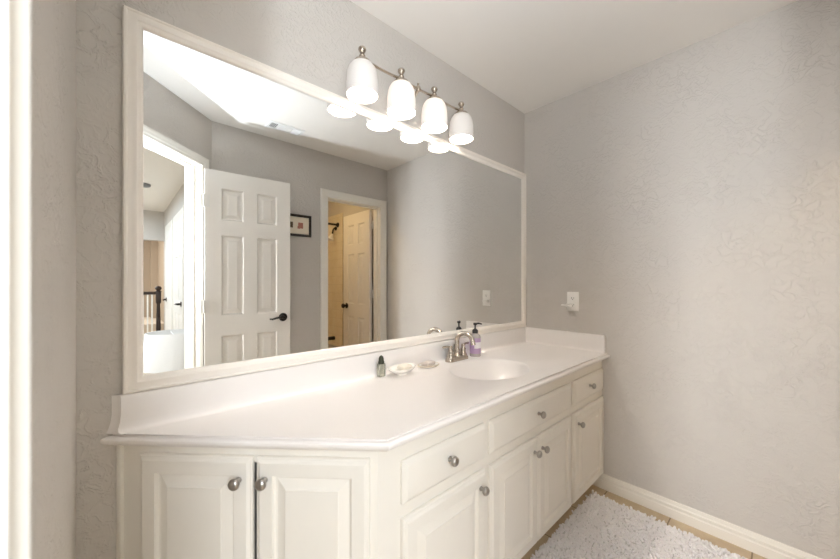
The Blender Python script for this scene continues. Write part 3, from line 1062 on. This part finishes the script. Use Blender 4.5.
# ------------------------------------------------------------------ bath rug
RX0, RX1, RY0, RY1 = -1.34, -0.105, -1.32, -0.50
rg = empty('bath_rug', ((RX0 + RX1) / 2, (RY0 + RY1) / 2, 0))
tag(rg, 'white shaggy chenille bath rug on the tan tile floor', 'rug')
mb = MB(); mb.box(RX0, RX1, RY0, RY1, 0.0005, 0.008, bevel=0.003)
wloc(mb.build('backing', M['rug_base'], rg), rg)
verts, faces = [], []
SP = 0.0118
prof_c = [(0.0, 0.0), (0.35, 0.85), (0.75, 1.0), (1.0, 0.45)]
NS = 6
y = RY0 + 0.004
row = 0
while y < RY1 - 0.003:
    x = RX0 + 0.004 + (row % 2) * SP / 2
    while x < RX1 - 0.003:
        px, py = x + random.uniform(-.004, .004), y + random.uniform(-.004, .004)
        # neighbouring tufts lean the same way
        a = 2 * PI * (0.5 + 0.5 * math.sin(px * 31 + 3 * math.sin(py * 23))) + random.uniform(-1.0, 1.0)
        lean = random.uniform(0.15, 1.05)
        L = random.uniform(0.011, 0.023)
        ax = Vector((math.sin(lean) * math.cos(a), math.sin(lean) * math.sin(a), math.cos(lean)))
        u = ax.cross(Vector((0.3, 0.2, 1))).normalized(); w_ = ax.cross(u)
        R = random.uniform(0.0050, 0.0066)
        base = len(verts)
        P0 = Vector((px, py, 0.005))
        for t, r in ((0.0, 0.7), (0.4, 1.0), (0.8, 0.92)):
            for k in range(NS):
                th = 2 * PI * k / NS
                verts.append(P0 + ax * (L * t) + (u * math.cos(th) + w_ * math.sin(th)) * (R * r))
        verts.append(P0 + ax * L)
        for q in range(2):
            for k in range(NS):
                l = (k + 1) % NS
                faces.append((base + q * NS + k, base + q * NS + l, base + (q + 1) * NS + l, base + (q + 1) * NS + k))
        for k in range(NS):
            faces.append((base + 2 * NS + k, base + 2 * NS + (k + 1) % NS, base + 3 * NS))
        x += SP
    y += SP * 0.87
    row += 1
me = bpy.data.meshes.new('pile'); me.from_pydata(verts, [], faces); me.update()
for p_ in me.polygons: p_.use_smooth = True
me.materials.append(M['rug'])
pile = bpy.data.objects.new('pile', me); C.objects.link(pile); pile.parent = rg; wloc(pile, rg)
pile['kind'] = 'stuff'

# ------------------------------------------------------------------ things seen in the mirror
# picture on the south wall
pc = empty('picture_frame', (-1.045, BY, 1.735))
tag(pc, 'small black-framed print on the south wall beside the open door', 'picture')
mb = MB()
mitred(mb, [(-0.185, -0.095), (0.185, -0.095), (0.185, 0.095), (-0.185, 0.095)], [(0, 0), (0, 0.016), (0.004, 0.020), (0.014, 0.018), (0.020, 0.010), (0.020, 0)],
       Matrix.Rotation(PI, 4, 'Z'))
mb.build('frame', M['black_frame'], pc, smooth=30)
mb = MB(); mb.box(-0.17, 0.17, 0.001, 0.006, -0.08, 0.08)
mt = mb.build('mat_board', M['mat_board'], pc)
for xx, mm in ((-0.105, 'print_dark'), (0.0, 'print_dark'), (0.09, 'print_red')):
    mb = MB()
    mb.box(xx - 0.022, xx + 0.022, 0.006, 0.0066, -0.024, 0.026)
    if mm == 'print_red':
        mb.box(xx - 0.028, xx - 0.006, 0.006, 0.0068, -0.028, -0.006)
    mb.build('print', M[mm], mt)

# ceiling vent
av = empty('air_vent', (-1.18, -1.395, H))
tag(av, 'white ceiling air vent with louvred sections near the entry door', 'vent')
mb = MB()
mitred(mb, [(-0.135, -0.065), (0.135, -0.065), (0.135, 0.065), (-0.135, 0.065)], [(0, 0), (0, 0.004), (0.004, 0.007), (0.022, 0.007), (0.025, 0.0), (0.025, -0.0)],
       Matrix(((1, 0, 0, 0), (0, 0, 1, 0), (0, 1, 0, 0), (0, 0, 0, 1))))
mb.build('vent_frame', M['vent'], av, smooth=30)
mb = MB(); mb.box(-0.112, 0.112, -0.042, 0.042, -0.0015, -0.0005)
mb.build('vent_cavity', M['slot'], av)
for i, (x0, x1, ang, n) in enumerate(((-0.112, -0.060, 0, 5), (-0.050, 0.045, 1, 8), (0.055, 0.112, 2, 5))):
    mb = MB()
    if ang != 1:
        for q in range(n):
            xx = x0 + (q + 0.5) * (x1 - x0) / n
            T = Matrix.Translation((xx, 0, -0.006)) @ Matrix.Rotation(0.9 if ang == 2 else -0.5, 4, 'Y')
            mb.box(-0.006 if ang == 2 else -0.003, 0.006 if ang == 2 else 0.003, -0.042, 0.042, -0.0006, 0.0006, T)
    else:
        for q in range(n):
            yy = -0.042 + (q + 0.5) * 0.084 / n
            T = Matrix.Translation((0, yy, -0.006)) @ Matrix.Rotation(0.7, 4, 'X')
            mb.box(x0, x1, -0.0042, 0.0042, -0.0006, 0.0006, T)
    mb.build('louvre_bank', M['vent'], av)
for x0, x1 in ((-0.060, -0.050), (0.045, 0.055)):
    mb = MB(); mb.box(x0, x1, -0.042, 0.042, -0.007, -0.001)
    mb.build('vent_bar', M['vent'], av)

# hall: smoke detector, lamp on its table, railing
mb = MB()
mb.lathe([(0, 0), (0.062, 0), (0.064, -0.012), (0.058, -0.028), (0.040, -0.036), (0, -0.038)], 28)
sd = mb.build('smoke_detector', plain('grey_plastic', srgb(120, 122, 124), 0.5), None, (-1.90, -4.03, H), smooth=50)
tag(sd, 'small round grey smoke detector on the hall ceiling', 'smoke detector')

TLX, TLY = -1.815, -2.12
tb = empty('side_table', (TLX, TLY, 0.012))
tag(tb, 'small round dark side table under the white lamp in the hall', 'table')
mb = MB(); mb.lathe([(0, 0.27), (0.19, 0.27), (0.195, 0.278), (0.195, 0.286), (0.188, 0.292), (0, 0.292)], 36)
mb.build('table_top', M['dark_wood'], tb, smooth=50)
for i in range(3):
    a = i * 2 * PI / 3 + 0.4
    mb = MB(); mb.tube([(0.16 * math.cos(a), 0.16 * math.sin(a), 0.0), (0.10 * math.cos(a), 0.10 * math.sin(a), 0.272)], [0.011, 0.016], 10)
    mb.build('leg', M['dark_wood'], tb, smooth=50)
tl = empty('table_lamp', (TLX, TLY, 0.304))
tag(tl, 'table lamp with a white drum shade in the hall, seen in the mirror', 'lamp')
mb = MB(); mb.lathe([(0, 0), (0.062, 0), (0.064, 0.012), (0.03, 0.022), (0.02, 0.05), (0.045, 0.12), (0.05, 0.17), (0.025, 0.24), (0.010, 0.27), (0.009, 0.40), (0, 0.40)], 28)
mb.build('base', M['porcelain'], tl, smooth=60)
mb = MB(); mb.lathe([(0.178, 0.528), (0.206, 0.245), (0.203, 0.245), (0.175, 0.528), (0.178, 0.528)], 48, cap=False)
mb.tube([(-0.176, 0, 0.515), (0.176, 0, 0.515)], 0.002, 6)
mb.tube([(0, -0.176, 0.515), (0, 0.176, 0.515)], 0.002, 6)
mb.tube([(0, 0, 0.395), (0, 0, 0.52)], 0.004, 8)
mb.build('lamp_shade', M['lampshade'], tl, smooth=60)

rl = empty('stair_railing', (-1.62, -5.96, 0.012))
tag(rl, 'stair railing with dark newel post and handrail and white balusters', 'railing')
mb = MB()
mb.box(-0.035, 0.035, -0.035, 0.035, 0.0, 0.16, bevel=0.004)
mb.lathe([(0.033, 0.16), (0.024, 0.19), (0.030, 0.30), (0.034, 0.45), (0.026, 0.75), (0.022, 0.86), (0.033, 0.88)], 20)
mb.box(-0.035, 0.035, -0.035, 0.035, 0.88, 1.06, bevel=0.004)
mb.lathe([(0.04, 1.06), (0.046, 1.075), (0.024, 1.09), (0.044, 1.115), (0.047, 1.135), (0.03, 1.16), (0, 1.17)], 20)
mb.build('newel_post', M['dark_wood'], rl, smooth=40)
mb = MB(); mb.box(-2.2, -0.03, -0.03, 0.03, 1.025, 1.075, bevel=0.012, seg=3)
mb.build('handrail', M['dark_wood'], rl, smooth=40)
for i in range(24):
    mb = MB(); x = -0.085 - i * 0.058
    mb.box(x - 0.010, x + 0.010, -0.010, 0.010, 0.0, 1.03)
    mb.build('baluster', M['trim'], rl)

# toilet room: bathtub, shower, curtain rod, ceiling light
bt = empty('bathtub', (-0.722, -2.973, 0))
tag(bt, 'cream bathtub in the tiled alcove behind the toilet room door', 'bathtub')
mb = MB()
X0, X1, Y0, Y1 = -0.702, 0.702, -0.370, 0.370
rings = [(X0, X1, Y0, Y1, 0.0), (X0, X1, Y0, Y1, 0.37), (X0 + .01, X1 - .01, Y0 + .01, Y1 - .01, 0.38), (X0 + .07, X1 - .07, Y0 + .07, Y1 - .07, 0.38),
         (X0 + .09, X1 - .09, Y0 + .09, Y1 - .09, 0.36), (X0 + .17, X1 - .13, Y0 + .13, Y1 - .13, 0.10), (X0 + .2, X1 - .16, Y0 + .16, Y1 - .16, 0.09)]
v, f = [], []
for a, c, q, r, z in rings:
    v += [(a, q, z), (c, q, z), (c, r, z), (a, r, z)]
for k in range(len(rings) - 1):
    for q in range(4):
        r = (q + 1) % 4
        f.append((4 * k + q, 4 * k + r, 4 * k + 4 + r, 4 * k + 4 + q))
f.append((0, 3, 2, 1)); k = 4 * (len(rings) - 1); f.append((k, k + 1, k + 2, k + 3))
mb.poly(v, f)
bmesh.ops.bevel(mb.bm, geom=list(mb.bm.edges), offset=0.012, segments=2, profile=0.5, affect='EDGES')
mb.build('tub_shell', M['porcelain'], bt, smooth=50)
cr = empty('curtain_rod', (-0.012, -2.70, 1.99))
tag(cr, 'dark bronze shower curtain rod across the tub alcove', 'rod')
mb = MB(); mb.tube([(-1.416, 0, 0), (-0.004, 0, 0)], 0.0135, 14)
mb.build('rod', M['bronze'], cr, smooth=60)
for xx, sg in ((0.0, -1), (-1.418, 1)):
    mb = MB(); mb.lathe([(0, 0), (0.032, 0), (0.032, 0.006), (0.018, 0.02), (0.016, 0.03), (0, 0.03)], 20, Matrix.Translation((xx, 0, 0)) @ Matrix.Rotation(sg * PI / 2, 4, 'Y'))
    mb.build('flange', M['bronze'], cr, smooth=50)
sh = empty('shower_head', (-0.012, -2.755, 1.95))
tag(sh, 'white shower head on a bent bronze arm over the tub', 'shower head')
mb = MB()
mb.tube([(0, 0, 0), (-0.02, 0, 0.005), (-0.04, 0, -0.02), (-0.055, 0, -0.085)], 0.010, 12)
mb.lathe([(0, 0), (0.028, 0), (0.026, 0.006), (0.012, 0.010), (0, 0.010)], 20, Matrix.Rotation(-PI / 2, 4, 'Y'))
mb.build('shower_arm', M['bronze'], sh, smooth=50)
mb = MB()
mb.lathe([(0, 0.01), (0.014, 0.01), (0.018, -0.01), (0.026, -0.03), (0.046, -0.055), (0.048, -0.070), (0.040, -0.075), (0, -0.075)], 24,
         Matrix.Translation((-0.057, 0, -0.088)) @ Matrix.Rotation(0.35, 4, 'Y'))
mb.build('spray_head', M['white_plastic'], sh, smooth=50)
ts = MB()
ts.tube([(-0.001, 0, 0), (-0.07, 0, 0.002), (-0.115, 0, -0.004), (-0.12, 0, -0.03)], [0.026, 0.024, 0.022, 0.018], 16)
ts.lathe([(0, 0), (0.008, 0), (0.009, 0.02), (0, 0.024)], 12, Matrix.Translation((-0.10, 0, 0.02)))
o = ts.build('tub_spout', M['bronze'], None, (-0.012, -2.80, 0.50), smooth=50)
tag(o, 'dark bronze tub spout low on the shower tiles', 'tub spout')
cl = empty('ceiling_light', (-0.85, -2.25, H))
tag(cl, 'round dome ceiling light of the toilet room', 'ceiling lamp')
mb = MB(); mb.lathe([(0, 0), (0.15, 0), (0.15, -0.02), (0.14, -0.024), (0, -0.024)], 32)
mb.build('base', M['nickel'], cl, smooth=50)
mb = MB(); mb.lathe([(0.135, -0.022), (0.13, -0.045), (0.10, -0.075), (0.05, -0.092), (0, -0.096)], 32)
mb.build('diffuser', M['dome_lit'], cl, smooth=60)
